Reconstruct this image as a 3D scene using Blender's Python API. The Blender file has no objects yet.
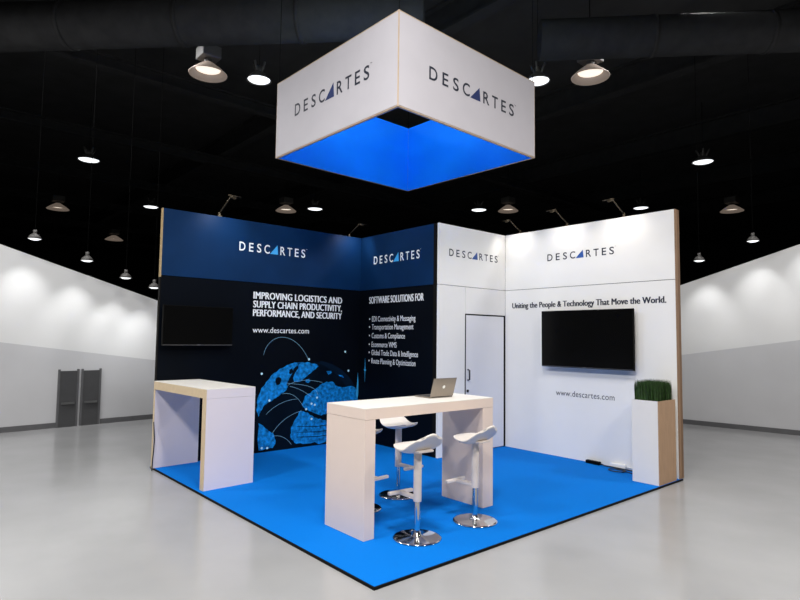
import bpy, bmesh, math, random
from mathutils import Vector, Matrix
random.seed(7)
SC = bpy.context.scene
COL = SC.collection
PI = math.pi

# ------------------------------------------------------------------ materials
def mat(name, col, rough=.5, metal=0., spec=.5, noise=0., scale=8., bump=0., emis=None, estr=0., coat=0.,
        rvar=0., coords='Object', stretch=(1, 1, 1)):
    m = bpy.data.materials.new(name); m.use_nodes = True
    nt = m.node_tree; b = nt.nodes['Principled BSDF']
    b.inputs['Base Color'].default_value = (*col, 1)
    b.inputs['Roughness'].default_value = rough
    b.inputs['Metallic'].default_value = metal
    b.inputs['Specular IOR Level'].default_value = spec
    b.inputs['Coat Weight'].default_value = coat
    if emis:
        b.inputs['Emission Color'].default_value = (*emis, 1)
        b.inputs['Emission Strength'].default_value = estr
    if noise or bump or rvar:
        tc = nt.nodes.new('ShaderNodeTexCoord'); mp = nt.nodes.new('ShaderNodeMapping')
        mp.inputs['Scale'].default_value = stretch
        nt.links.new(tc.outputs[coords], mp.inputs['Vector'])
        n = nt.nodes.new('ShaderNodeTexNoise'); n.inputs['Scale'].default_value = scale
        n.inputs['Detail'].default_value = 5
        nt.links.new(mp.outputs['Vector'], n.inputs['Vector'])
        if noise:
            r = nt.nodes.new('ShaderNodeValToRGB')
            r.color_ramp.elements[0].position = .25; r.color_ramp.elements[1].position = .75
            r.color_ramp.elements[0].color = (*[max(0, c * (1 - noise)) for c in col], 1)
            r.color_ramp.elements[1].color = (*[min(1, c * (1 + noise)) for c in col], 1)
            nt.links.new(n.outputs['Fac'], r.inputs['Fac'])
            nt.links.new(r.outputs['Color'], b.inputs['Base Color'])
        if rvar:
            mr = nt.nodes.new('ShaderNodeMapRange')
            mr.inputs['To Min'].default_value = max(.02, rough - rvar); mr.inputs['To Max'].default_value = rough + rvar
            nt.links.new(n.outputs['Fac'], mr.inputs['Value']); nt.links.new(mr.outputs['Result'], b.inputs['Roughness'])
        if bump:
            bp = nt.nodes.new('ShaderNodeBump'); bp.inputs['Strength'].default_value = bump; bp.inputs['Distance'].default_value = .01
            nt.links.new(n.outputs['Fac'], bp.inputs['Height']); nt.links.new(bp.outputs['Normal'], b.inputs['Normal'])
    return m

M = {}
M['floor'] = mat('polished_concrete', (.325, .327, .33), .18, noise=.07, scale=1.3, rvar=.05, spec=.5)
M['ceiling'] = mat('black_painted_deck', (.03, .03, .031), .8, noise=.3, scale=2)
M['steel_dark'] = mat('dark_steel', (.036, .036, .037), .8, noise=.2, scale=5, spec=.1)
M['shell'] = mat('black_hall_wall', (.012, .012, .014), .9, noise=.2, scale=1)
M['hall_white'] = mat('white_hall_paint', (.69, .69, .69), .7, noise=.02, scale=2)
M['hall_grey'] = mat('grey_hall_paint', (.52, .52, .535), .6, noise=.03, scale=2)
M['base_dark'] = mat('dark_baseboard', (.10, .10, .105), .5, noise=.1)
M['door_grey'] = mat('dark_grey_door', (.06, .06, .063), .45, noise=.08)
M['door_metal'] = mat('door_push_bar', (.3, .3, .3), .3, metal=.8, noise=.05)
M['carpet'] = mat('blue_carpet', (.0, .16, .60), .95, spec=.1, noise=.07, scale=260, bump=.35)
M['carpet_edge'] = mat('black_carpet_edge', (.006, .0055, .005), .7, noise=.2, scale=30, spec=.08)
M['white_panel'] = mat('white_panel', (.84, .83, .81), .42, noise=.015, scale=3)
M['white_door'] = mat('white_door_panel', (.80, .80, .83), .45, noise=.015, scale=3)
M['navy'] = mat('navy_header_print', (.003, .025, .085), .45, noise=.15, scale=2.2, spec=.1)
M['black_print'] = mat('black_graphic_print', (.0016, .003, .006), .5, noise=.2, scale=2, spec=.06)
M['tan_edge'] = mat('tan_edge_profile', (.42, .30, .15), .5, noise=.15, scale=20)
M['dark_edge'] = mat('dark_edge_profile', (.006, .0055, .005), .6, noise=.15, scale=20, spec=.08)
M['brown_edge'] = mat('brown_wood_edge', (.27, .165, .095), .55, noise=.2, scale=30, stretch=(1, 1, .1))  # brown edge profile, with the end face's dim warm shade mixed into the colour
M['brown_edge2'] = mat('darker_brown_wood_edge', (.19, .11, .06), .6, noise=.25, scale=40, stretch=(1, 1, .1))  # second brown strip, same painted shade in its colour
M['seam'] = mat('dark_seam', (.03, .03, .035), .6, noise=.1)
M['ink'] = mat('dark_ink', (.012, .016, .035), .5, noise=.05)
M['white_ink'] = mat('white_ink', (.86, .88, .9), .5, noise=.02)
M['logo_blue'] = mat('deep_blue_ink', (.005, .022, .13), .45, noise=.1)
M['logo_blue2'] = mat('mid_blue_ink', (.02, .085, .34), .45, noise=.1)
M['logo_cyan'] = mat('bright_blue_ink', (.05, .42, .9), .45, noise=.1)
M['globe'] = mat('globe_land_print', (.006, .20, .60), .5, noise=.8, scale=19, spec=.1)
M['globe_sea'] = mat('globe_sea_print', (.0016, .006, .014), .5, spec=.06, noise=.3, scale=3)
M['globe_haze'] = mat('globe_haze_print', (.0028, .011, .027), .5, spec=.06, noise=.3, scale=4)
M['arc'] = mat('pale_blue_line_print', (.22, .45, .62), .5, noise=.1)
M['dot'] = mat('light_blue_dot_print', (.55, .85, 1.), .5, noise=.05)
M['flare'] = mat('cyan_flare_print', (.04, .42, .85), .5, noise=.2)
M['tv_body'] = mat('black_tv_plastic', (.002, .002, .002), .55, noise=.1, spec=.06)
M['tv_screen'] = mat('black_tv_glass', (.003, .003, .003), .2, noise=.1, spec=.12)
M['tv_trim'] = mat('grey_tv_trim', (.16, .16, .17), .35, metal=.6, noise=.05)
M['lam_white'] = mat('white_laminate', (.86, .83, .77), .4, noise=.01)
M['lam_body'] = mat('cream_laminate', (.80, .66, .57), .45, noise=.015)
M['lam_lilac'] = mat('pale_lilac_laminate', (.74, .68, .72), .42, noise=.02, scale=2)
M['lam_edge'] = mat('tan_laminate_edge', (.66, .52, .34), .5, noise=.05, scale=20)
M['pot'] = mat('white_planter_laminate', (.75, .73, .70), .45, noise=.015)
M['pot_side'] = mat('tan_planter_veneer', (.42, .27, .165), .55, noise=.1, scale=40, stretch=(1, 1, .15))  # tan stands in for the dim warm shade on the planter's right side
M['soil'] = mat('dark_soil', (.02, .015, .01), .9, noise=.3, scale=40)
M['grass'] = mat('green_grass', (.016, .05, .006), .55, noise=.6, scale=30)
M['stool_seat'] = mat('white_stool_plastic', (.72, .67, .62), .35, noise=.01)
M['stool_white'] = mat('white_stool_lacquer', (.74, .66, .60), .38, noise=.01)
M['chrome'] = mat('chrome', (.72, .71, .70), .09, metal=1., noise=.02)
M['alu'] = mat('warm_grey_aluminium', (.30, .26, .22), .38, metal=.75, noise=.03)
M['key'] = mat('dark_keys', (.03, .03, .032), .5, noise=.1)
M['emblem'] = mat('pale_emblem', (.9, .9, .88), .4, noise=.02)
M['cable_black'] = mat('black_cable', (.01, .01, .012), .5, noise=.1)
M['plug_white'] = mat('white_plug_plastic', (.85, .85, .85), .4, noise=.02)
M['arm_metal'] = mat('bronze_arm_metal', (.10, .078, .05), .4, metal=.8, noise=.1)
M['arm_glow'] = mat('lit_spot_lens', (.9, .9, .8), .3, emis=(1, .93, .8), estr=3., noise=.02)
M['sign_white'] = mat('white_sign_fabric', (.62, .60, .64), .75, noise=.03, scale=3, spec=.2)
M['sign_blue'] = mat('blue_sign_fabric', (.0, .20, .92), .7, noise=.04, scale=2, spec=.15)
M['sign_frame'] = mat('cream_sign_frame', (.55, .42, .30), .5, noise=.08)
M['led'] = mat('led_strip', (.9, .95, 1), .4, emis=(.8, 1., 1.), estr=26., noise=.01)  # added emitter, no visible fixture, brightens the sign's blue lining
M['wire'] = mat('black_wire', (.006, .006, .006), .9, spec=.05, noise=.05)
M['rod'] = mat('black_rod', (.004, .004, .004), .9, spec=.05, noise=.1)
M['glass_warm'] = mat('frosted_warm_glass', (.42, .34, .29), .5, emis=(1., .78, .62), estr=.11, noise=.05)
M['lens_warm'] = mat('warm_lamp_lens', (.9, .8, .7), .3, emis=(1., .86, .72), estr=1.1, noise=.01)
M['lens_cool'] = mat('cool_lamp_lens', (.9, .95, 1), .3, emis=(.94, .98, 1.), estr=1.6, noise=.01)
M['ballast'] = mat('grey_ballast_housing', (.11, .105, .10), .5, noise=.1)

# ------------------------------------------------------------------ mesh helpers
class MB:
    def __init__(s): s.bm = bmesh.new()
    def box(s, a, b, bev=0.):
        x0, y0, z0 = a; x1, y1, z1 = b
        v = [s.bm.verts.new(c) for c in ((x0,y0,z0),(x1,y0,z0),(x1,y1,z0),(x0,y1,z0),(x0,y0,z1),(x1,y0,z1),(x1,y1,z1),(x0,y1,z1))]
        fs = [s.bm.faces.new([v[i] for i in f]) for f in ((3,2,1,0),(4,5,6,7),(0,1,5,4),(1,2,6,5),(2,3,7,6),(3,0,4,7))]
        if bev:
            es = list({e for f in fs for e in f.edges})
            bmesh.ops.bevel(s.bm, geom=es, offset=bev, segments=2, affect='EDGES', profile=.6)
        return s
    def lathe(s, prof, c=(0, 0, 0), n=32, closed=False):
        rings = []
        for r, z in prof:
            if r < 1e-5: rings.append([s.bm.verts.new((c[0], c[1], c[2] + z))])
            else: rings.append([s.bm.verts.new((c[0] + r*math.cos(2*PI*i/n), c[1] + r*math.sin(2*PI*i/n), c[2] + z)) for i in range(n)])
        for A, B in zip(rings, rings[1:]):
            for i in range(n):
                j = (i+1) % n
                if len(A) == 1 and len(B) == 1: break
                if len(A) == 1: f = s.bm.faces.new((A[0], B[j], B[i]))
                elif len(B) == 1: f = s.bm.faces.new((A[i], A[j], B[0]))
                else: f = s.bm.faces.new((A[i], A[j], B[j], B[i]))
                f.smooth = True
        return s
    def tube(s, pts, r, n=8, caps=True):
        pts = [Vector(p) for p in pts]; rings = []
        up = None
        for i, p in enumerate(pts):
            t = (pts[min(i+1, len(pts)-1)] - pts[max(i-1, 0)]).normalized()
            if up is None:
                up = Vector((0, 0, 1)) if abs(t.z) < .9 else Vector((1, 0, 0))
            u = (up - t*up.dot(t)).normalized(); w = t.cross(u); up = u
            rr = r[i] if isinstance(r, (list, tuple)) else r
            rings.append([s.bm.verts.new(p + (u*math.cos(2*PI*k/n) + w*math.sin(2*PI*k/n))*rr) for k in range(n)])
        for A, B in zip(rings, rings[1:]):
            for k in range(n):
                f = s.bm.faces.new((A[k], A[(k+1) % n], B[(k+1) % n], B[k])); f.smooth = True
        if caps:
            s.bm.faces.new(rings[0][::-1]); s.bm.faces.new(rings[-1])
        return s
    def prism(s, poly, o, r, u, th):
        """poly in the plane o + a*r + b*u, thickness th along r x u"""
        o, r, u = Vector(o), Vector(r), Vector(u); n = r.cross(u)
        A = [s.bm.verts.new(o + r*a + u*b) for a, b in poly]
        B = [s.bm.verts.new(o + r*a + u*b + n*th) for a, b in poly]
        s.bm.faces.new(A[::-1]); s.bm.faces.new(B)
        for i in range(len(A)):
            j = (i+1) % len(A); s.bm.faces.new((A[i], A[j], B[j], B[i]))
        return s
    def mesh(s, name):
        bmesh.ops.recalc_face_normals(s.bm, faces=s.bm.faces)
        me = bpy.data.meshes.new(name); s.bm.to_mesh(me); s.bm.free(); return me
    def build(s, name, m, parent=None, **kw):
        return link(name, s.mesh(name), m, parent, **kw)

def link(name, me, m, parent=None, loc=None, rot=None):
    o = bpy.data.objects.new(name, me); COL.objects.link(o)
    me.materials.clear(); me.materials.append(M[m])
    if parent: o.parent = parent
    if loc: o.location = loc
    if rot: o.rotation_euler = rot
    return o
def tag(o, label, cat, group=None):
    o['label'] = label; o['category'] = cat
    if group: o['group'] = group
    return o
def thing(name, label, cat, loc=(0, 0, 0), rz=0., group=None):
    o = bpy.data.objects.new(name, None); COL.objects.link(o)
    o.empty_display_size = .1
    o.location = loc; o.rotation_euler = (0, 0, rz); return tag(o, label, cat, group)
def struct(o): o['kind'] = 'structure'; return o
def copy_tree(o, parent=None):
    c = o.copy(); COL.objects.link(c); c.parent = parent
    for ch in list(o.children): copy_tree(ch, c)
    return c
def box_obj(name, a, b, m, parent=None, bev=0.): return MB().box(a, b, bev).build(name, m, parent)

# ------------------------------------------------------------------ lettering (flat print / cut vinyl)
def glyphs(body, offset=0., track=1.):
    cu = bpy.data.curves.new('lettering', 'FONT'); cu.body = body; cu.size = 1.; cu.offset = offset
    cu.space_character = track; cu.resolution_u = 4; cu.fill_mode = 'FRONT'
    ob = bpy.data.objects.new('lettering', cu); COL.objects.link(ob)
    dg = bpy.context.evaluated_depsgraph_get(); dg.update()
    me = bpy.data.meshes.new_from_object(ob.evaluated_get(dg))
    bpy.data.objects.remove(ob); bpy.data.curves.remove(cu)
    return me
def bold_text(bm, body, o, r, u, x0, x1, z0, z1, w, **kw):
    n = Vector(r).cross(Vector(u))
    for i, d in enumerate((-w, 0, w)): add_text(bm, body, Vector(o)+n*.0006*i, r, u, x0+d, x1+d, z0, z1, **kw)
def add_text(bm, body, o, r, u, x0, x1, z0, z1, offset=0., track=1., refbox=None):
    """writes body so that its ink spans x0..x1 and z0..z1 of the plane o + x*r + z*u"""
    me = glyphs(body, offset, track)
    xs = [v.co.x for v in me.vertices]; ys = [v.co.y for v in me.vertices]
    a0, a1 = min(xs), max(xs)
    b0, b1 = refbox if refbox else (min(ys), max(ys))
    o, r, u = Vector(o), Vector(r), Vector(u)
    vs = [bm.verts.new(o + r*(x0 + (v.co.x-a0)/(a1-a0)*(x1-x0)) + u*(z0 + (v.co.y-b0)/(b1-b0)*(z1-z0))) for v in me.vertices]
    for p in me.polygons:
        try: bm.faces.new([vs[i] for i in p.vertices])
        except ValueError: pass
    bpy.data.meshes.remove(me)
def cap_box():
    me = glyphs('H'); ys = [v.co.y for v in me.vertices]; bpy.data.meshes.remove(me); return min(ys), max(ys)
CAP = cap_box()
def flat_build(bm, name, m, parent):
    me = bpy.data.meshes.new(name); bm.to_mesh(me); bm.free()
    return link(name, me, m, parent)
def logo(parent, o, r, u, x0, x1, z0, z1, ink, tri):
    """spaced capitals with a sail-shaped triangle for the A"""
    W = x1-x0; H = z1-z0
    for ch, a, b in (('D', 0, .085), ('E', .137, .2), ('S', .252, .315), ('C', .36, .442), ('R', .602, .678), ('T', .712, .787), ('E', .83, .892), ('S', .935, 1.)):
        e = .015*H if ch in 'SC' else 0
        bm = bmesh.new(); add_text(bm, ch, o, r, u, x0+a*W, x0+b*W, z0-e, z1+e, offset=.012)
        flat_build(bm, 'logo_letter', ink, parent)
    bm = bmesh.new(); add_text(bm, 'TM', o, r, u, x0+1.008*W, x0+1.03*W, z1-.02*H, z1+.09*H)
    flat_build(bm, 'trademark_sign', ink, parent)
    n = Vector(r).cross(Vector(u))
    g = MB().prism([(x0+.447*W, z0), (x0+.568*W, z0), (x0+.556*W, z0+1.1*H)], Vector(o)-n*.0005, r, u, .001)
    g.build('logo_triangle', tri, parent)
X, Y, Z = (1, 0, 0), (0, 1, 0), (0, 0, 1)

# ------------------------------------------------------------------ hall
FZ = -.02
struct(box_obj('floor', (-34, -18, FZ-.2), (18, 26, FZ), 'floor'))
struct(box_obj('ceiling', (-34, -18, 7.5), (18, 26, 7.7), 'ceiling'))
for nm, a, b in (('wall_back', (-34, 26, FZ), (18, 26.2, 7.5)), ('wall_front', (-34, -18.2, FZ), (18, -18, 7.5)),
                 ('wall_far_left', (-34.2, -18, FZ), (-34, 26, 7.5)), ('wall_far_right', (18, -18, FZ), (18.2, 26, 7.5))):
    struct(box_obj(nm, a, b, 'shell'))
LA, LB = Vector((-4.0752, -5.6480)), Vector((-4.3092, -3.2253))
RA, RB = Vector((4.2486, 5.0828)), Vector((2.4115, 4.8724))
def hall_wall(side, A, d, n, prof, splits, s0, s1):
    """white hall partition with a grey lower band and sloping top; prof/splits are (s, z) along the wall from A in direction d, n faces the booth"""
    A3 = Vector((A.x, A.y, 0)); d3 = Vector((d.x, d.y, 0)); n3 = Vector((n.x, n.y, 0))
    th = .16
    def poly(lo, hi, name, m, parent=None, t0=-th, t1=0.):
        bm = bmesh.new(); F = []; B = []
        for (s, z) in lo + hi[::-1]:
            F.append(bm.verts.new(A3 + d3*s + n3*t1 + Vector((0, 0, z)))); B.append(bm.verts.new(A3 + d3*s + n3*t0 + Vector((0, 0, z))))
        bm.faces.new(F); bm.faces.new(B[::-1])
        for i in range(len(F)):
            j = (i+1) % len(F); bm.faces.new((F[i], B[i], B[j], F[j]))
        bmesh.ops.recalc_face_normals(bm, faces=bm.faces)
        return flat_build(bm, name, m, parent)
    w = struct(poly(splits, prof, 'wall_' + side, 'hall_white'))
    bot = [(s, FZ) for s, _ in splits]
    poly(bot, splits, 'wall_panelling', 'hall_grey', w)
    return poly
dL = (LB-LA).normalized(); nL = Vector((dL.y, -dL.x))
dR = (RA-RB).normalized(); nR = Vector((dR.y, -dR.x))
# left: s = 0 at LA, grows to the back; right: s = 0 at RB, grows to the right
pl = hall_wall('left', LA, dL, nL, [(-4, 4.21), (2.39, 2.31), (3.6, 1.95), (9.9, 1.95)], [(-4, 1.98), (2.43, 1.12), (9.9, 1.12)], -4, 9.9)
struct(pl([(-4, FZ), (.83, FZ)], [(-4, .07), (.83, .07)], 'baseboard_left', 'base_dark', None, 0., .015))
struct(pl([(1.52, FZ), (9.9, FZ)], [(1.52, .07), (9.9, .07)], 'trim_1', 'base_dark', None, 0., .015))
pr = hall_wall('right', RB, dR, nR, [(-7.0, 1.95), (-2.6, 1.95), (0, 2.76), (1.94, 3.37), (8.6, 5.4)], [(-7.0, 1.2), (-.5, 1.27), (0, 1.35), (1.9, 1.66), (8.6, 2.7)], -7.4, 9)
struct(pr([(-7.0, FZ), (8.6, FZ)], [(-7.0, .07), (8.6, .07)], 'baseboard_right', 'base_dark', None, 0., .015))
# two dark doors in the left wall
for i, (s0, s1) in enumerate(((.83, 1.10), (1.20, 1.47))):
    d = struct(pl([(s0, FZ), (s1, FZ)], [(s0, .955), (s1, .955)], 'door_%d' % (i+1), 'door_grey', None, .003, .03))
    pl([(s0+.03, .375), (s1-.03, .375)], [(s0+.03, .41), (s1-.03, .41)], 'push_bar', 'door_metal', d, .035, .06)
    pl([(s0-.03, FZ), (s0, FZ)], [(s0-.03, .985), (s0, .985)], 'door_frame', 'base_dark', d, .003, .04)
    pl([(s1, FZ), (s1+.03, FZ)], [(s1, .985), (s1+.03, .985)], 'door_frame', 'base_dark', d, .003, .04)
# dark roof steel
k = 0
for yy in (-13, -8.5, 0., 4.5, 9., 13.5, 18.):
    k += 1; b = MB()
    b.box((-33.9, yy-.12, 6.95), (17.9, yy+.12, 7.0)); b.box((-33.9, yy-.03, 7.0), (17.9, yy+.03, 7.45)); b.box((-33.9, yy-.12, 7.45), (17.9, yy+.12, 7.5))
    struct(b.build('trim_%d' % (k+1), 'steel_dark'))
for xx in (-28, -23., -18., -13.5, -9., -4.5):
    k += 1; b = MB()
    b.box((xx-.1, -17.9, 6.7), (xx+.1, 25.9, 6.74)); b.box((xx-.03, -17.9, 6.74), (xx+.03, 25.9, 6.91)); b.box((xx-.1, -17.9, 6.91), (xx+.1, 25.9, 6.95))
    struct(b.build('trim_%d' % (k+1), 'steel_dark'))
def duct(pts, r, label):
    t = thing('air_duct', label, 'duct', pts[0])
    o = Vector(pts[0]); q = [Vector(p)-o for p in pts]
    MB().tube(q, r, 20).build('duct_pipe', 'steel_dark', t)
    L = (q[-1]-q[0]); nseg = int(L.length/1.6)
    for i in range(1, nseg):
        c = q[0]+L*(i/nseg); h = L.normalized()*.03
        MB().tube([c-h, c+h], r*1.04, 20).build('joint_ring', 'steel_dark', t)
duct([(-6, -9, 6.2), (1.6, -1.6, 6.2)], .34, 'dark round air duct under the black ceiling left of the hanging sign')
duct([(2.2, .3, 6.25), (9.5, 7.2, 6.25)], .30, 'dark round air duct under the black ceiling right of the hanging sign')

# ------------------------------------------------------------------ pendant lamps
def pendant_wide():
    t = thing('pendant_lamp', '', 'lamp')
    MB().lathe([(.075, .16), (.13, .12), (.22, .05), (.31, -.035), (.305, -.045), (.215, .04), (.125, .11), (.07, .15)], n=28).build('lamp_shade', 'glass_warm', t)
    MB().lathe([(0, .03), (.12, .035), (.185, .045), (.20, .05), (.18, .075), (0, .08)], n=24).build('lamp_lens', 'lens_warm', t)
    MB().box((-.16, -.16, .22), (.16, .16, .42), .02).build('ballast_box', 'ballast', t)
    MB().tube([(0, 0, .14), (0, 0, .23)], .07, 14).build('neck', 'ballast', t)
    MB().tube([(0, 0, .42), (0, 0, 1.5)], .007, 8).build('hanging_rod', 'rod', t)
    return t
def pendant_small():
    t = thing('pendant_lamp', '', 'lamp')
    MB().lathe([(.05, .14), (.12, .1), (.195, .02), (.215, -.01), (.205, -.012), (.11, .08), (.045, .125)], n=24).build('lamp_shade', 'ballast', t)
    MB().lathe([(0, -.035), (.09, -.028), (.17, -.008), (.2, .012), (0, .02)], n=24).build('lamp_lens', 'lens_cool', t)
    b = MB()
    for a in range(4):
        ca, sa = math.cos(a*PI/2+.4), math.sin(a*PI/2+.4)
        b.tube([(.05*ca, .05*sa, .12), (.12*ca, .12*sa, .3)], .02, 6)
    b.tube([(0, 0, .12), (0, 0, .24)], .05, 10); b.build('bracket', 'ballast', t)
    MB().tube([(0, 0, .2), (0, 0, 1.5)], .004, 6).build('hanging_rod', 'rod', t)
    return t
def spot(loc, target, energy, size, blend=.5, col=(1, 1, 1), rad=.05):
    l = bpy.data.lights.new('lamp_light', 'SPOT'); l.energy = energy; l.spot_size = math.radians(size); l.spot_blend = blend; l.color = col; l.shadow_soft_size = rad
    o = bpy.data.objects.new('lamp_light', l); COL.objects.link(o); o.location = loc
    o.rotation_euler = (Vector(target)-Vector(loc)).to_track_quat('-Z', 'Y').to_euler(); return o
GP = 'pendant lamps under the black hall ceiling'
WIDE = [((-1.84, -3.31, 6), 1.0, 'large warm glass pendant lamp hanging just left of the suspended square sign'),
        ((2.39, 1.45, 6), 1.0, 'large warm glass pendant lamp hanging just right of the suspended square sign'),
        ((-15.51, -3.04, 6), 1.15, 'dim tan pendant lamp over the left hall wall, left of the dark display wall'),
        ((-10.15, 2.92, 6), 1.15, 'dim tan pendant lamp beyond the dark display wall, under the sign\'s left corner'),
        ((-4.81, 8.41, 6), 1.1, 'dim tan pendant lamp beyond the white display wall, under the sign\'s right corner'),
        ((.34, 13.71, 6), 1.15, 'dim tan pendant lamp over the right hall wall, right of the white display wall'),
        ((-21.12, .23, 6), 1.25, 'small distant tan pendant lamp, low over the left hall wall beside the dark display wall')]
SMALL = [((-1.53, -2.54, 6), 1.0, 'bright white pendant lamp touching the left edge of the suspended sign'),
         ((1.67, 1.0, 6), 1.0, 'bright white pendant lamp touching the right edge of the suspended sign'),
         ((-8.61, -3.6, 6), 1.25, 'bright white pendant lamp alone at mid height on the far left, left of the sign'),
         ((1.77, 7.64, 6), 1.2, 'bright white pendant lamp alone at mid height on the right, right of the sign'),
         ((-9.31, 3.57, 6), 1.3, 'small white pendant lamp beyond the dark display wall, right of the dim tan lamp'),
         ((-5.5, 7.7, 6), 1.3, 'small white pendant lamp above the storage closet, left of the dim tan lamp'),
         ((-13.02, -.69, 6), 1.25, 'small white pendant lamp just left of the dark display wall\'s top corner'),
         ((-1.59, 11.3, 6), 1.2, 'small white pendant lamp above the right end of the white display wall')]
pw = pendant_wide(); pw['group'] = GP
for i, (l, s, lab) in enumerate(WIDE):
    o = pw if i == 0 else copy_tree(pw)
    o.location = l; o.scale = (s, s, 1.); o['label'] = lab
ps = pendant_small(); ps['group'] = GP
for i, (l, s, lab) in enumerate(SMALL):
    o = ps if i == 0 else copy_tree(ps)
    o.location = l; o.scale = (s, s, 1.); o['label'] = lab
# wall washers just in front of the hall walls
GW = 'small wall washer lamps along the hall walls'
def washer():
    t = thing('wall_washer_lamp', '', 'lamp')
    MB().lathe([(.03, .09), (.07, .06), (.105, 0), (.098, -.002), (.06, .05)], n=20).build('lamp_shade', 'ballast', t)
    MB().lathe([(0, -.02), (.05, -.016), (.095, .004), (0, .012)], n=20).build('lamp_lens', 'lens_cool', t)
    MB().tube([(0, 0, .08), (0, 0, .15)], .03, 10).build('neck', 'ballast', t)
    MB().tube([(0, 0, .14), (0, 0, 1.)], .004, 6).build('hanging_rod', 'rod', t)
    return t
WASH = [((-3.50, -5.40, 3.13), nL, 'wall washer lamp over the left hall wall, farthest left'),
        ((-3.57, -4.61, 2.86), nL, 'wall washer lamp over the left hall wall, just above the dark doors'),
        ((-3.64, -3.96, 2.62), nL, 'wall washer lamp over the left hall wall, third from the left edge'),
        ((-3.68, -3.45, 2.48), nL, 'wall washer lamp over the left hall wall, nearest the dark display wall'),
        ((3.80, 4.43, 3.41), nR, 'wall washer lamp over the right hall wall, middle of the three'),
        ((2.92, 4.33, 3.13), nR, 'wall washer lamp over the right hall wall, nearest the white display wall'),
        ((4.62, 4.53, 3.68), nR, 'wall washer lamp over the right hall wall, at the picture\'s right edge')]
w0 = washer(); w0['group'] = GW
for i, (l, n, lab) in enumerate(WASH):
    o = w0 if i == 0 else copy_tree(w0)
    o.location = l; o['label'] = lab
    for ch in o.children:
        if ch.name.startswith('hanging_rod'): rod = ch
    k_ = (7.5-l[2]-.14)/.86
    rod.scale = (1, 1, k_); rod.location = (0, 0, .14-.14*k_)
    p = Vector(l)+Vector((0, 0, -.04))
    n3 = Vector((n.x, n.y, 0))
    spot(p, p + Vector((0, 0, -1.05)) - n3*.60, 40, 66, 1., (1, 1, 1), .06)

# ------------------------------------------------------------------ carpet
RX, LY, H = 4.34, 4.555, 3.2
CX, CY = 1.772, 1.4376
c = thing('carpet', 'bright blue square stand carpet with a thin black edge', 'carpet', (RX/2, -LY/2, FZ))
def off(a): return (a[0]-RX/2, a[1]+LY/2, a[2]-FZ)
box_obj('carpet_pile', off((-.05, -LY, FZ)), off((RX, .06, 0)), 'carpet', c)
box_obj('edge_strip', off((-.056, -LY-.012, FZ)), off((RX+.012, -LY-.001, -.002)), 'carpet_edge', c)
box_obj('edge_strip', off((RX+.001, -LY-.001, FZ)), off((RX+.012, .06, -.002)), 'carpet_edge', c)

# ------------------------------------------------------------------ dark display wall (faces +x)
dw = thing('display_wall', 'tall dark navy and black graphic wall with a blue globe print', 'display wall')
box_obj('wall_core', (-.055, -LY+.012, .001), (-.013, .0, H-.01), 'dark_edge', dw)
hp1 = box_obj('header_panel', (-.012, -LY+.012, 2.352), (0, -.002, H), 'navy', dw, .001)
gp = box_obj('graphic_panel', (-.012, -LY+.012, .001), (0, -.002, 2.345), 'black_print', dw, .001)
box_obj('end_trim', (-.055, -LY, 2.33), (0, -LY+.011, H), 'tan_edge', dw)['label'] = 'tan upper edge strip'
box_obj('end_trim', (-.055, -LY, .001), (0, -LY+.011, 2.329), 'dark_edge', dw)['label'] = 'black lower edge strip'
e = .0012
logo(hp1, (e, 0, 0), Y, Z, -3.52, -2.475, 2.776, 2.898, 'white_ink', 'logo_cyan')
bm = bmesh.new()
for body, z0, z1 in (('IMPROVING LOGISTICS AND', 2.127, 2.222), ('SUPPLY CHAIN PRODUCTIVITY,', 2.005, 2.098), ('PERFORMANCE, AND SECURITY', 1.885, 1.978)):
    bm = bmesh.new(); bold_text(bm, body, (e, 0, 0), Y, Z, -3.286, -1.795, z0, z1, .0045, offset=0., track=1.04, refbox=CAP)
    flat_build(bm, 'headline_lettering', 'white_ink', gp)
bm = bmesh.new(); add_text(bm, 'www.descartes.com', (e, 0, 0), Y, Z, -3.288, -2.379, 1.655, 1.732, offset=.004, track=1.02, refbox=CAP)
flat_build(bm, 'web_address_lettering', 'white_ink', gp)
# globe print
def smooth_poly(pts, amp, sub=4):
    rnd = random.Random(3); out = []
    for i, a in enumerate(pts):
        b = pts[(i+1) % len(pts)]; L = math.hypot(b[0]-a[0], b[1]-a[1])
        out.append(a)
        for q in range(1, sub):
            t = q/sub
            out.append((a[0]+(b[0]-a[0])*t + rnd.uniform(-1, 1)*amp*L, a[1]+(b[1]-a[1])*t + rnd.uniform(-1, 1)*amp*L))
    return out
def disc(c, r, n=48, ry=None): return [(c[0]+r*math.cos(2*PI*i/n), c[1]+(ry or r)*math.sin(2*PI*i/n)) for i in range(n)]
def clip_floor(pts, z=.012): return [(a, max(b, z)) for a, b in pts]
GC = (-2.30, .44)
sea = MB().prism(clip_floor([q for q in disc(GC, .885, 64, .80)]), (.0001, 0, 0), Y, Z, .0006).build('globe_print', 'globe_sea', gp)
rim = [(GC[0]+.90*math.cos(a), GC[1]+.815*math.sin(a)) for a in [math.radians(d) for d in range(-10, 86, 4)]]
rim2 = [(GC[0]+(.86-.10*math.sin(math.radians((d+10)*180/96)))*math.cos(math.radians(d)), GC[1]+(.79-.10*math.sin(math.radians((d+10)*180/96)))*math.sin(math.radians(d))) for d in range(-10, 86, 4)][::-1]
rim = [(min(a, -1.45), b) for a, b in rim]; rim2 = [(min(a, -1.452), b) for a, b in rim2]
MB().prism(rim+rim2, (.0007, 0, 0), Y, Z, .0003).build('globe_haze', 'globe_haze', sea)
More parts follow.
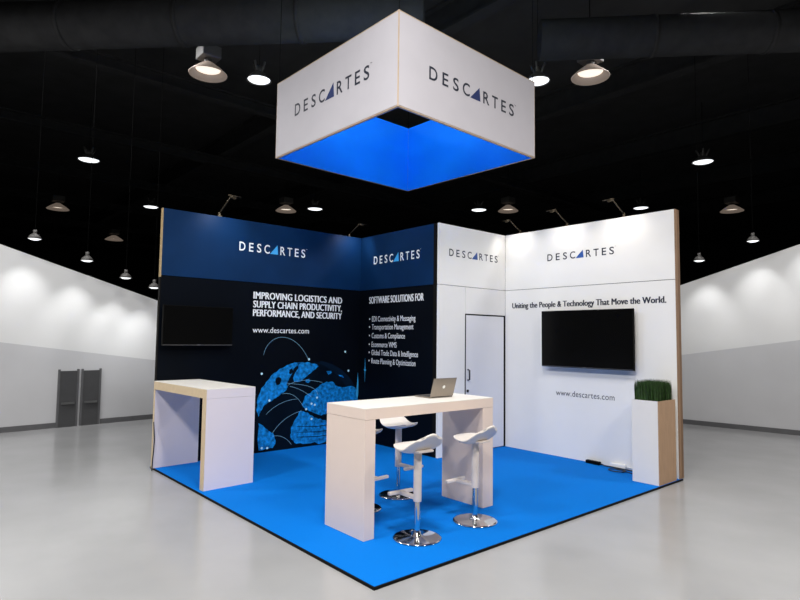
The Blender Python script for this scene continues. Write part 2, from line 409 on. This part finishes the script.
NA = [(-3.185,.735),(-3.14,.851),(-3.061,.967),(-2.963,1.07),(-2.845,1.149),(-2.706,1.201),(-2.574,1.23),(-2.508,1.223),(-2.615,1.153),(-2.649,1.075),(-2.70,.999),(-2.733,.923),(-2.708,.885),(-2.765,.817),(-2.834,.775),(-2.885,.747),(-2.952,.705),(-3.018,.679),(-3.084,.639),(-3.131,.567),(-3.162,.496),(-3.186,.557)]
GL = [(-2.563,1.23),(-2.398,1.233),(-2.227,1.198),(-2.2,1.165),(-2.301,1.097),(-2.392,1.029),(-2.483,.96),(-2.61,.949),(-2.629,1.012),(-2.596,1.089),(-2.543,1.151)]
SA = [(-3.159,.407),(-3.092,.371),(-3.006,.289),(-2.92,.235),(-2.883,.111),(-2.931,.041),(-3.065,.036),(-3.145,.03),(-3.165,.201)]
EU = [(-2.422,.736),(-2.311,.794),(-2.237,.838),(-2.143,.898),(-2.046,.933),(-1.927,.922),(-1.886,.871),(-1.764,.832),(-1.599,.848),(-1.50,.808),(-1.46,.695),(-1.46,.49),(-1.47,.36),(-1.754,.4),(-1.915,.396),(-2.034,.455),(-2.131,.43),(-2.246,.471),(-2.322,.508),(-2.416,.546),(-2.473,.613)]
AF = [(-2.497,.53),(-2.378,.496),(-2.264,.418),(-2.11,.364),(-1.913,.315),(-1.75,.251),(-1.707,.148),(-1.80,.03),(-1.904,.02),(-2.1,.02),(-2.403,.043),(-2.585,.078),(-2.651,.162),(-2.645,.3),(-2.576,.412)]
H1 = [(-2.91,1.007),(-2.859,1.036),(-2.823,1.004),(-2.838,.928),(-2.89,.915),(-2.918,.962)]
H2 = [(-2.693,1.123),(-2.651,1.153),(-2.632,1.106),(-2.666,1.06),(-2.702,1.077)]
UK = [(-2.417,.973),(-2.361,.987),(-2.334,.954),(-2.371,.924),(-2.416,.941)]
I1 = [(-2.058,1.09),(-1.972,1.094),(-1.955,1.067),(-2.017,1.033)]
I2 = [(-1.842,1.027),(-1.768,1.022),(-1.726,.98),(-1.788,.996)]
for P_ in (NA, GL, SA, EU, AF, UK, I1, I2):
    MB().prism(clip_floor(smooth_poly(P_, .07)), (.0010, 0, 0), Y, Z, .0006).build('land_print', 'globe', sea)
b = MB()
for P_ in (H1, H2): b.prism(smooth_poly(P_, .07), (.0016, 0, 0), Y, Z, .0003)
for zz in (.30, .22, .15): b.prism([(-2.55, zz), (-2.2, zz-.03), (-1.95, zz-.02), (-1.95, zz-.012), (-2.2, zz-.018), (-2.55, zz+.008)], (.0016, 0, 0), Y, Z, .0002)
b.build('lake_print', 'globe_sea', sea)
def bez(pts, n=22):
    out = []; pts = [Vector(p) for p in pts]
    m = len(pts)-1
    for i in range(n+1):
        t = i/n; v = Vector((0, 0))
        for j, p in enumerate(pts): v += p*(math.comb(m, j)*t**j*(1-t)**(m-j))
        out.append(v)
    return out
ARCS = [[(-3.112,1.346),(-3.06,1.58),(-2.84,1.70),(-2.56,1.60),(-2.38,1.275)],[(-2.715,.907),(-2.574,.98),(-2.391,.99),(-2.124,.923)],[(-2.734,.939),(-2.462,.90),(-2.24,.89),(-2.196,.739)],[(-2.679,.89),(-2.49,.85),(-2.309,.714)],[(-2.799,.788),(-2.60,.82),(-2.454,.596)],[(-3.047,.516),(-2.85,.70),(-2.549,.703)],[(-2.938,.252),(-2.78,.47),(-2.471,.528)],[(-2.936,.207),(-2.76,.22),(-2.631,.059)]]
b = MB()
for a in ARCS: 
    q = bez(a); w = .0045
    for i in range(len(q)-1):
        t = (q[i+1]-q[i]).normalized(); nn = Vector((-t.y, t.x))*w/2
        b.prism([tuple(q[i]-nn), tuple(q[i+1]-nn), tuple(q[i+1]+nn), tuple(q[i]+nn)], (.0019, 0, 0), Y, Z, .0003)
b.build('route_lines', 'arc', sea)
b = MB()
for (a, z) in [(-2.369,1.274),(-1.715,1.382),(-3.131,1.084),(-1.646,1.085),(-3.1,.06),(-3.016,.051),(-2.307,.618),(-2.214,.702),(-2.301,.395),(-3.002,.708),(-2.398,.545),(-2.25,.598)]:
    b.prism(disc((a, z), .017, 14), (.0024, 0, 0), Y, Z, .0003)
b.build('city_dots', 'dot', sea)
b = MB(); b.prism([(-1.462, 1.06), (-1.474, .88), (-1.495, .72), (-1.468, .64), (-1.448, .70), (-1.448, .88)], (.0026, 0, 0), Y, Z, .0003)
b.build('flare_print', 'flare', gp)

# ------------------------------------------------------------------ white display wall (faces -y)
ww = thing('display_wall', 'tall white wall with a mounted television, ending beside the grass planter', 'display wall')
WX0 = CX+.002
box_obj('wall_core', (-.0, .013, .001), (RX-.012, .11, H-.01), 'seam', ww)
hp2 = box_obj('header_panel', (WX0, 0, 2.352), (RX-.012, .012, H), 'white_panel', ww, .001)
rp = box_obj('lower_panel', (WX0, 0, .001), (RX-.012, .012, 2.345), 'white_panel', ww, .001)
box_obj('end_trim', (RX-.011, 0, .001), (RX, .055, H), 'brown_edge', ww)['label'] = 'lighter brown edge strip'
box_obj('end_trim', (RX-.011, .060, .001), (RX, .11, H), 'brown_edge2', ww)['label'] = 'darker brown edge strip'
logo(hp2, (0, -e, 0), X, Z, 2.534, 3.555, 2.732, 2.83, 'ink', 'logo_blue2')
bm = bmesh.new(); bold_text(bm, 'Uniting the People & Technology That Move the World.', (0, -e, 0), X, Z, 1.91, 4.216, 2.072, 2.152, .005, offset=0., track=1.02, refbox=CAP)
flat_build(bm, 'slogan_lettering', 'ink', rp)
bm = bmesh.new(); add_text(bm, 'www.descartes.com', (0, -e, 0), X, Z, 2.665, 3.537, .838, .915, offset=0., track=1.05, refbox=CAP)
flat_build(bm, 'web_address_lettering', 'ink', rp)

# ------------------------------------------------------------------ storage closet in the back corner
sc = thing('storage_closet', 'corner storage closet with one black graphic side and a white door side', 'closet', (0, 0, 0))
g = .003
hp3 = box_obj('side_header_panel', (g, -CY, 2.352), (CX-.105, -CY+.03, H), 'navy', sc, .001)
sp = box_obj('side_graphic_panel', (g, -CY, .001), (CX-.105, -CY+.03, 2.345), 'black_print', sc, .001)
box_obj('corner_post', (CX-.104, -CY, .001), (CX-.031, -CY+.03, H), 'dark_edge', sc, .001)
fx0, fx1 = CX-.03, CX
hp4 = box_obj('front_header_panel', (fx0, -CY, 2.352), (fx1, -g, H), 'white_panel', sc, .001)
box_obj('front_panel', (fx0, -CY, .001), (fx1, -.903, 2.345), 'white_panel', sc, .001)
box_obj('front_panel', (fx0, -.896, 1.965), (fx1, -g, 2.345), 'white_panel', sc, .001)
dr = box_obj('door', (fx0, -.882, .012), (fx1-.002, -.035, 1.945), 'white_door', sc, .001)
box_obj('seam_backing', (fx0-.02, -CY+.04, .001), (fx0-.001, -g, H-.02), 'seam', sc)
b = MB(); b.box((fx0, -.896, .001), (fx1+.003, -.885, 1.96)); b.box((fx0, -.885, 1.949), (fx1+.003, -.032, 1.96)); b.box((fx0, -.031, .001), (fx1+.003, -.012, 1.96))
b.build('door_frame', 'dark_edge', sc)
b = MB(); b.tube([(fx1, -.84, 1.02), (fx1+.035, -.84, 1.03), (fx1+.035, -.84, 1.16), (fx1, -.84, 1.17)], .011, 8); b.build('handle', 'cable_black', dr)
b = MB(); b.tube([(fx1-.001, -.845, .868), (fx1+.012, -.845, .868)], .02, 14); b.build('lock', 'cable_black', dr)
box_obj('top_panel', (g, -CY+.032, H-.03), (fx0-.001, -g, H-.012), 'dark_edge', sc)
logo(hp4, (CX+e, 0, 0), Y, Z, -1.235, -.185, 2.76, 2.862, 'ink', 'logo_blue2')
logo(hp3, (0, -CY-e, 0), X, Z, .337, 1.385, 2.745, 2.868, 'white_ink', 'logo_cyan')
oo = (0, -CY-e, 0)
bm = bmesh.new(); bold_text(bm, 'SOFTWARE SOLUTIONS FOR', oo, X, Z, .24, 1.476, 2.136, 2.24, .005, offset=0., track=1.03, refbox=CAP)
flat_build(bm, 'headline_lettering', 'white_ink', sp)
bm = bmesh.new()
for body, z, x1 in (('EDI Connectivity & Messaging', 1.895, 1.311), ('Transportation Management', 1.772, 1.271), ('Customs & Compliance', 1.638, 1.09), ('Ecommerce WMS', 1.503, .906), ('Global Trade Data & Intelligence', 1.378, 1.371), ('Route Planning & Optimization', 1.25, 1.321)):
    bm = bmesh.new(); bold_text(bm, body, oo, X, Z, .315, x1, z-.04, z+.04, .0018, offset=0., track=1.03, refbox=CAP)
    bm2 = bmesh.new(); p = disc((.255, z), .014, 12); vs = [bm2.verts.new((a, -CY-e, zz)) for a, zz in p]; bm2.faces.new(vs); flat_build(bm2, 'bullet_dot', 'white_ink', sp)
    flat_build(bm, 'bullet_line_lettering', 'white_ink', sp)
b = MB(); b.prism([(.155, 1.29), (.148, 1.12), (.125, 1.10), (.148, 1.08), (.155, .91), (.162, 1.08), (.185, 1.10), (.162, 1.12)], (0, -CY-.0002, 0), X, Z, .001)
b.prism(disc((.155, 1.10), .018, 16), (0, -CY-.0012, 0), X, Z, .0003); b.build('flare_print', 'flare', sp)

# ------------------------------------------------------------------ televisions
def tv(label, w, h, loc, rz):
    """local: faces -y, centred on x, base at z = 0, wall at y = .10"""
    t = thing('television', label, 'television', loc, rz)
    MB().box((-w/2, -.02, 0), (w/2, .025, h), .006).build('housing', 'tv_body', t)
    MB().box((-w/2+.012, -.0225, .028), (w/2-.012, -.0203, h-.012)).build('screen', 'tv_screen', t)
    tr = MB().box((-w/2+.004, -.024, .006), (w/2-.004, -.0205, .013)).build('bottom_trim', 'tv_trim', t)
    MB().box((-.022, -.0265, .004), (.022, -.0243, .017), .001).build('badge', 'tv_trim', tr)
    MB().box((-.3, .026, h/2-.2), (.3, .055, h/2+.2), .005).build('rear_housing', 'tv_body', t)
    MB().box((-.2, .056, h/2-.12), (.2, .0985, h/2+.12)).build('wall_bracket', 'dark_edge', t)
    return t
tv('black flat television mounted on the white wall, screen off', 1.345, .775, (3.185, -.10, 1.235), 0)
tv('black flat television on the dark wall above the hollow desk, thin grey bottom line', .905, .505, (.10, -4.085, 1.475), PI/2)

# ------------------------------------------------------------------ tall counter table
ct = thing('counter_table', 'long cream bar-height counter with slab legs, laptop on top', 'table', (3.385, -3.335, 0))
def P3(x, y, z): return (x-3.385, y+3.335, z)
cx0, cx1, cy0, cy1 = 3.105, 3.652, -4.12, -2.545
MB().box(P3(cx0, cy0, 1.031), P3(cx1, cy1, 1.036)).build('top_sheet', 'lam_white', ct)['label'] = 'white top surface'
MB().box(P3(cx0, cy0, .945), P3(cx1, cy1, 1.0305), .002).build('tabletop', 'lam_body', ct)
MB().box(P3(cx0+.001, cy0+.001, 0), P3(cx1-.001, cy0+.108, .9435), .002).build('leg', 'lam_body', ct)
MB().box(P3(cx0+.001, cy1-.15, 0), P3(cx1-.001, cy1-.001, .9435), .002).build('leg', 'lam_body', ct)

# ------------------------------------------------------------------ hollow desk at the dark wall
dk = thing('demo_desk', 'white desk with tan edges against the dark wall, open underneath', 'desk', (.732, -4.265, 0), math.radians(3))
L2, D2, DH = .705, .285, 1.045
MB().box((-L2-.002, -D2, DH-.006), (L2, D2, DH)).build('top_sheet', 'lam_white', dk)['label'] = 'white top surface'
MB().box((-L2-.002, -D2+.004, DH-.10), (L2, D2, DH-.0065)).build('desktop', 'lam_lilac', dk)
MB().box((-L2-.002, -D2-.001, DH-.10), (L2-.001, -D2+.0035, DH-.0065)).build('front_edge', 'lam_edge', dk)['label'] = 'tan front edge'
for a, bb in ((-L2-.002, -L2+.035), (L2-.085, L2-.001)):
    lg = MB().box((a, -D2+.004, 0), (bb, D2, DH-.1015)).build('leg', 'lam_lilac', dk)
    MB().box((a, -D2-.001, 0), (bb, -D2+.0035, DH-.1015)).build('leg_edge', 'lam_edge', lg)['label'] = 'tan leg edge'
b = MB(); b.tube([(.12, -4.60, .56), (.18, -4.612, .47), (.205, -4.612, .36), (.19, -4.61, .24), (.15, -4.605, .12), (.12, -4.60, -.0125)], .007, 8)
tag(b.build('cable', 'cable_black'), 'thin black cable hanging down the front of the hollow desk\'s left leg', 'cable')

# ------------------------------------------------------------------ laptop
lp = thing('laptop', 'open grey aluminium laptop on the counter, lid back towards the viewer', 'laptop', (3.36, -2.99, 1.0365), math.radians(-2))
# local: hinge at x = .02, keyboard towards -x
MB().box((-.20, -.15, .0), (.02, .15, .014), .004).build('base', 'alu', lp)
MB().box((-.10, -.13, .0143), (-.005, .13, .0155)).build('keyboard', 'key', lp)
MB().box((-.185, -.045, .0143), (-.115, .045, .015)).build('touchpad', 'ballast', lp)
th_ = math.radians(17)
lid = MB().box((0, -.15, .004), (.007, .15, .188), .003).build('lid', 'alu', lp, loc=(.021, 0, .012), rot=(0, th_, 0))
MB().box((-.0012, -.142, .016), (-.0003, .142, .18)).build('screen', 'tv_screen', lid)
MB().tube([(.0072, 0, .10), (.0082, 0, .10)], .017, 18).build('emblem', 'emblem', lid)
MB().tube([(.018, -.12, .012), (.018, .12, .012)], .006, 8).build('hinge', 'key', lp)

# ------------------------------------------------------------------ bar stools
def bar_stool():
    t = thing('bar_stool', '', 'stool')
    MB().lathe([(0, 0), (.192, 0), (.197, .004), (.195, .009), (.178, .013), (.06, .019), (.034, .03), (.03, .05), (0, .05)], n=48).build('base', 'chrome', t)
    MB().lathe([(.023, .03), (.023, .33)], n=20).build('pole', 'chrome', t)
    MB().lathe([(.0, .29), (.032, .29), (.033, .295), (.033, .705), (.03, .712), (0, .712)], n=24).build('sleeve', 'stool_white', t)
    b = MB(); b.box((.02, -.02, .298), (.225, .02, .328), .006); b.box((.212, -.125, .302), (.246, .125, .330), .008)
    b.build('footrest', 'stool_white', t)
    b = MB(); b.box((-.11, -.08, .692), (.09, .08, .712), .01); b.build('seat_plate', 'stool_white', t)
    b = MB(); b.tube([(.04, .05, .70), (.07, .10, .695), (.08, .125, .695)], .006, 8); b.build('lift_lever', 'chrome', t)
    # seat shell: rounded plan, dished across, rising to a curled lip at the back (-x is the back, +x the front)
    bm = bmesh.new(); NU, NV = 22, 26; th = .02
    def prof(v):   # v 0 front .. 1 back -> (x, z)
        x = .19 - .38*v
        z = .735 + .012*math.cos(v*PI*2) - .02*max(0, .25-v)*4*.3
        if v > .48: z += .115*((v-.48)/.52)**1.7
        return x, z
    top = []; bot = []
    for j in range(NV+1):
        v = j/NV; x, z = prof(v)
        e_ = abs(2*v-1)
        hw = .182*(1-max(0, e_-.25)**2.6/.75**2.6*.42)
        hw *= math.sqrt(max(.0, 1-max(0, (e_-.86)/.14)**2*.45))
        rt = []; rb = []
        for i in range(NU+1):
            s = i/NU*2-1
            zz = z + .004*abs(s)**2.4*(1-.5*v) - .006
            xx = x - .035*abs(s)**2*(1 if v < .5 else -1)*max(0, e_-.3)*1.2
            k2 = max(0, abs(s)-.8)/.2
            zz -= (.115*((v-.48)/.52)**1.7*.32*s*s if v > .48 else 0)
            rt.append(bm.verts.new((xx, s*hw, zz)))
            rb.append(bm.verts.new((xx*.985, s*hw*.985, zz-th*(1-.35*k2) - .024*(1-abs(s)**2)*math.sin(PI*v))))
        top.append(rt); bot.append(rb)
    for j in range(NV):
        for i in range(NU):
            bm.faces.new((top[j][i], top[j][i+1], top[j+1][i+1], top[j+1][i])); bm.faces.new((bot[j][i], bot[j+1][i], bot[j+1][i+1], bot[j][i+1]))
    for j in range(NV):
        bm.faces.new((top[j][0], top[j+1][0], bot[j+1][0], bot[j][0])); bm.faces.new((top[j][NU], bot[j][NU], bot[j+1][NU], top[j+1][NU]))
    for i in range(NU):
        bm.faces.new((top[0][i], bot[0][i], bot[0][i+1], top[0][i+1])); bm.faces.new((top[NV][i], top[NV][i+1], bot[NV][i+1], bot[NV][i]))
    for f in bm.faces: f.smooth = True
    bmesh.ops.recalc_face_normals(bm, faces=bm.faces)
    flat_build(bm, 'seat', 'stool_seat', t)
    return t
st = bar_stool(); st['group'] = 'white bar stools around the counter'
for i, (x, y, rz, lab) in enumerate([(3.852, -3.729, PI-.08, 'white scooped bar stool on the near side of the counter, left of two'),
                                     (3.857, -3.036, PI+.05, 'white scooped bar stool on the near side, by the counter\'s right leg'),
                                     (2.80, -3.025, .02, 'white bar stool behind the counter, seen whole between the counter legs'),
                                     (2.93, -3.60, .1, 'white bar stool behind the counter, mostly hidden by its left slab leg')]):
    o = st if i == 0 else copy_tree(st)
    o.location = (x, y, 0.); o.rotation_euler = (0, 0, rz); o['label'] = lab

# ------------------------------------------------------------------ planter with grass
pt = thing('planter', 'tall square white planter with tan side and clipped green grass', 'planter', (4.18, -.295, 0))
w = .156; dpt = .215; ph = .93
b = MB(); b.box((-w, -dpt, 0), (w-.009, -dpt+.012, ph)); b.box((-w, -dpt+.0125, 0), (-w+.012, dpt, ph)); b.box((-w+.0125, dpt-.012, 0), (w-.009, dpt, ph)); b.box((-w+.013, -dpt+.013, .001), (w-.01, dpt-.013, .02))
b.build('pot', 'pot', pt)
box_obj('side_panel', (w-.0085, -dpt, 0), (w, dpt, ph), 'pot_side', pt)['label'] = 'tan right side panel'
box_obj('soil', (-w+.013, -dpt+.013, ph-.06), (w-.0095, dpt-.013, ph-.03), 'soil', pt)
bm = bmesh.new(); rnd = random.Random(11); gw = w-.022
for i in range(3600):
    x, y = rnd.uniform(-gw, gw), rnd.uniform(-gw-.059, gw+.059)
    h = .215+rnd.uniform(-.03, .022); a = rnd.uniform(0, PI); ww_ = .0035
    dx, dy = math.cos(a)*ww_, math.sin(a)*ww_
    lx, ly = rnd.uniform(-.012, .012), rnd.uniform(-.012, .012)
    z0 = ph-.03
    q = [bm.verts.new(c_) for c_ in ((x-dx, y-dy, z0), (x+dx, y+dy, z0), (x+dx*.8+lx*.5, y+dy*.8+ly*.5, z0+h*.6), (x-dx*.8+lx*.5, y-dy*.8+ly*.5, z0+h*.6), (x+lx, y+ly, z0+h+.03))]
    bm.faces.new(q[:4]); bm.faces.new((q[3], q[2], q[4]))
flat_build(bm, 'grass', 'grass', pt)

# ------------------------------------------------------------------ power strip, adapter and cables by the white wall
ps_ = thing('power_strip', 'black power strip on the carpet against the white wall', 'power strip', (3.26, -.055, 0), math.radians(-4))
MB().box((-.10, -.028, 0), (.10, .028, .042), .006).build('housing', 'tv_body', ps_)
b = MB()
for xx in (-.07, -.02, .03, .08): b.lathe([(0, .0425), (.016, .0425), (.016, .0445), (.012, .0445), (.012, .0428), (0, .0428)], (xx, 0, 0), 14)
b.build('sockets', 'key', ps_)
tag(MB().tube([(3.362, -.06, .02), (3.42, -.062, .008), (3.6, -.065, .008), (3.8, -.07, .008), (4.02, -.10, .008)], .0075, 8).build('cable', 'cable_black'),
    'straight black cable along the foot of the white wall, power strip to planter', 'cable')
ad = thing('power_adapter', 'small white power adapter lying at the foot of the white wall', 'adapter', (3.60, -.028, 0), math.radians(3))
MB().box((-.11, -.02, 0), (.09, .022, .055), .012).build('housing', 'plug_white', ad)
MB().tube([(.09, 0, .03), (.16, 0, .03), (.22, -.004, .02), (.30, -.004, .01)], .006, 8).build('lead', 'plug_white', ad)
pts = []
for i in range(33):
    a = -.4+2*PI*1.25*i/32; pts.append((3.66+.10*math.cos(a)+.02*i/32, -.215+.075*math.sin(a)-.0, .008+.010*i/32))
pts.append((3.78, -.19, .014)); pts.append((3.9, -.22, .008)); pts.append((4.02, -.24, .008))
tag(MB().tube(pts, .0065, 8).build('cable', 'cable_black'), 'coiled dark cable looped on the carpet in front of the white adapter', 'cable')

# ------------------------------------------------------------------ arm spotlights clamped on the wall tops
def arm_light():
    """local: clamp at the origin on the wall top, reaches out along +x"""
    t = thing('arm_spotlight', '', 'spotlight')
    b = MB(); b.box((-.06, -.02, .0), (.0, .02, .012), .002); b.box((-.035, -.012, .012), (-.015, .012, .05), .002); b.build('clamp', 'arm_metal', t)
    b = MB(); b.tube([(-.025, 0, .04), (.10, 0, .10), (.24, 0, .17)], .007, 8); b.build('arm', 'arm_metal', t)
    hd = MB().tube([(.22, 0, .175), (.25, 0, .165), (.33, 0, .14)], [.008, .014, .018], 12).build('lamp_head', 'arm_metal', t)
    b = MB(); b.tube([(.33, -.07, .155), (.33, .07, .155)], .006, 8); b.build('cross_bar', 'arm_metal', t)
    return t
al = arm_light(); al['group'] = 'arm spotlights on the display wall tops'
ARMS = [((-.012, -3.80, H), 0., 1.3, 'arm spotlight on top of the dark wall, left end'),
        ((-.012, -1.65, H), 0., 1.0, 'arm spotlight on top of the dark wall, next to the storage closet'),
        ((2.03, .012, H), -PI/2, 1., 'arm spotlight on top of the white wall, nearest the closet'),
        ((2.835, .012, H), -PI/2, 1.1, 'arm spotlight on top of the white wall, middle of the three'),
        ((3.677, .012, H), -PI/2, 1.1, 'arm spotlight on top of the white wall, nearest its right end')]
for i, (l, rz, s, lab) in enumerate(ARMS):
    o = al if i == 0 else copy_tree(al)
    o.location = l; o.rotation_euler = (0, 0, rz); o.scale = (s, s, s); o['label'] = lab
    d = Vector((math.cos(rz), math.sin(rz), 0))
    p = Vector(l) + d*.36*s + Vector((0, 0, .10*s))
    cool = i < 2
    spot(p, Vector(l) - d*.0 + Vector((0, 0, -.42)), 16 if cool else 10, 120, 1., (.9, .95, 1) if cool else (1, .94, .84), .03)

# ------------------------------------------------------------------ hanging square sign
hs = thing('hanging_sign', 'large square hanging sign, white outside and blue inside, over the booth', 'sign', (1.704, -2.039, 3.989), .026)
S2, SH = 1.22, 1.023
def side(k):   # k-th side: outward normal
    a = k*PI/2; return Vector((math.cos(a), math.sin(a), 0)), Vector((-math.sin(a), math.cos(a), 0))
OF = []
for k in range(4):
    n, r = side(k)
    o0 = n*(S2-.0015)
    of = MB().prism([(-S2+.012, .012), (S2-.012, .012), (S2-.012, SH-.012), (-S2+.012, SH-.012)], n*(S2-.004), r, Z, .004).build('outer_fabric', 'sign_white', hs)
    OF.append(of)
    MB().prism([(-S2+.037, -.003), (S2-.037, -.003), (S2-.037, SH+.003), (-S2+.037, SH+.003)], n*(S2-.036), r, Z, .004).build('inner_fabric', 'sign_blue', hs)
    b = MB()
    for zz in (.006, SH-.006): b.prism([(-S2+.029, zz-.009), (S2-.029, zz-.009), (S2-.029, zz+.009), (-S2+.029, zz+.009)], n*(S2-.030), r, Z, .026)
    b.build('frame_rail', 'sign_frame', hs)
for sx in (-1, 1):
    for sy in (-1, 1):
        MB().box((sx*(S2-.014)-.013, sy*(S2-.014)-.013, -.004), (sx*(S2-.014)+.013, sy*(S2-.014)+.013, SH+.004), .003).build('corner_post', 'sign_frame', hs)
        MB().tube([(sx*(S2-.02), sy*(S2-.02), SH), (sx*(S2-.02), sy*(S2-.02), 7.5-3.989)], .004, 6).build('suspension_cable', 'wire', hs)
logo(OF[3], (0, -S2-.0015, 0), X, Z, -.757, .75, .442, .60, 'ink', 'logo_blue')
logo(OF[0], (S2+.0015, 0, 0), Y, Z, -.767, .756, .425, .574, 'ink', 'logo_blue')
for n, r in ((Vector((0, -1, 0)), Vector((1, 0, 0))), (Vector((1, 0, 0)), Vector((0, 1, 0)))):
    MB().prism([(-S2+.1, SH-.12), (S2-.1, SH-.12), (S2-.1, SH-.05), (-S2+.1, SH-.05)], n*(S2-.05), r, Z, .014).build('led_strip', 'led', hs)  # unseen glowing strips added behind the near faces to light the far lining

# ------------------------------------------------------------------ hall lamps outside the frame
def high_bay(loc, energy, col=(1, 1, 1), size=1.1):
    l = bpy.data.lights.new('lamp_light', 'AREA'); l.shape = 'DISK'; l.size = size; l.energy = energy; l.color = col
    o = bpy.data.objects.new('lamp_light', l); COL.objects.link(o); o.location = loc
LAMPS = [((3.2, -9., 6.2), 400, (1, .98, .95)), ((9., -3.6, 6.2), 300, (1, .93, .86)), ((8.6, -8.6, 6.2), 420, (1, .98, .96)),
         ((-1.5, -9.0, 6.2), 300, (1, 1, 1)), ((8.6, 1.6, 6.2), 300, (1, .98, .96)), ((5.4, -5.2, 6.6), 330, (1, .98, .96)), ((-2.4, -4.6, 6.6), 120, (1, 1, 1)), ((3.6, 2.2, 6.6), 120, (1, 1, 1))]
for a in LAMPS: high_bay(a[0], a[1]*.84, a[2])

w_ = bpy.data.worlds.new('world'); SC.world = w_; w_.use_nodes = True
w_.node_tree.nodes['Background'].inputs[0].default_value = (.02, .02, .022, 1)

# ------------------------------------------------------------------ camera
cam = bpy.data.cameras.new('camera'); co = bpy.data.objects.new('camera', cam); COL.objects.link(co)
cam.sensor_width = 36; cam.sensor_fit = 'HORIZONTAL'; cam.lens = 572.2533*36/800; cam.clip_end = 200
co.matrix_world = Matrix(((.65655, .04184, .75312, 7.3126), (.75418, -.05307, -.65452, -6.95005), (.01258, .99771, -.0664, 1.60441), (0, 0, 0, 1)))
SC.camera = co
SC.view_settings.view_transform = 'Standard'; SC.view_settings.look = 'None'
SC.view_settings.exposure = 0.; SC.view_settings.gamma = 1.; SC.view_settings.use_curve_mapping = False
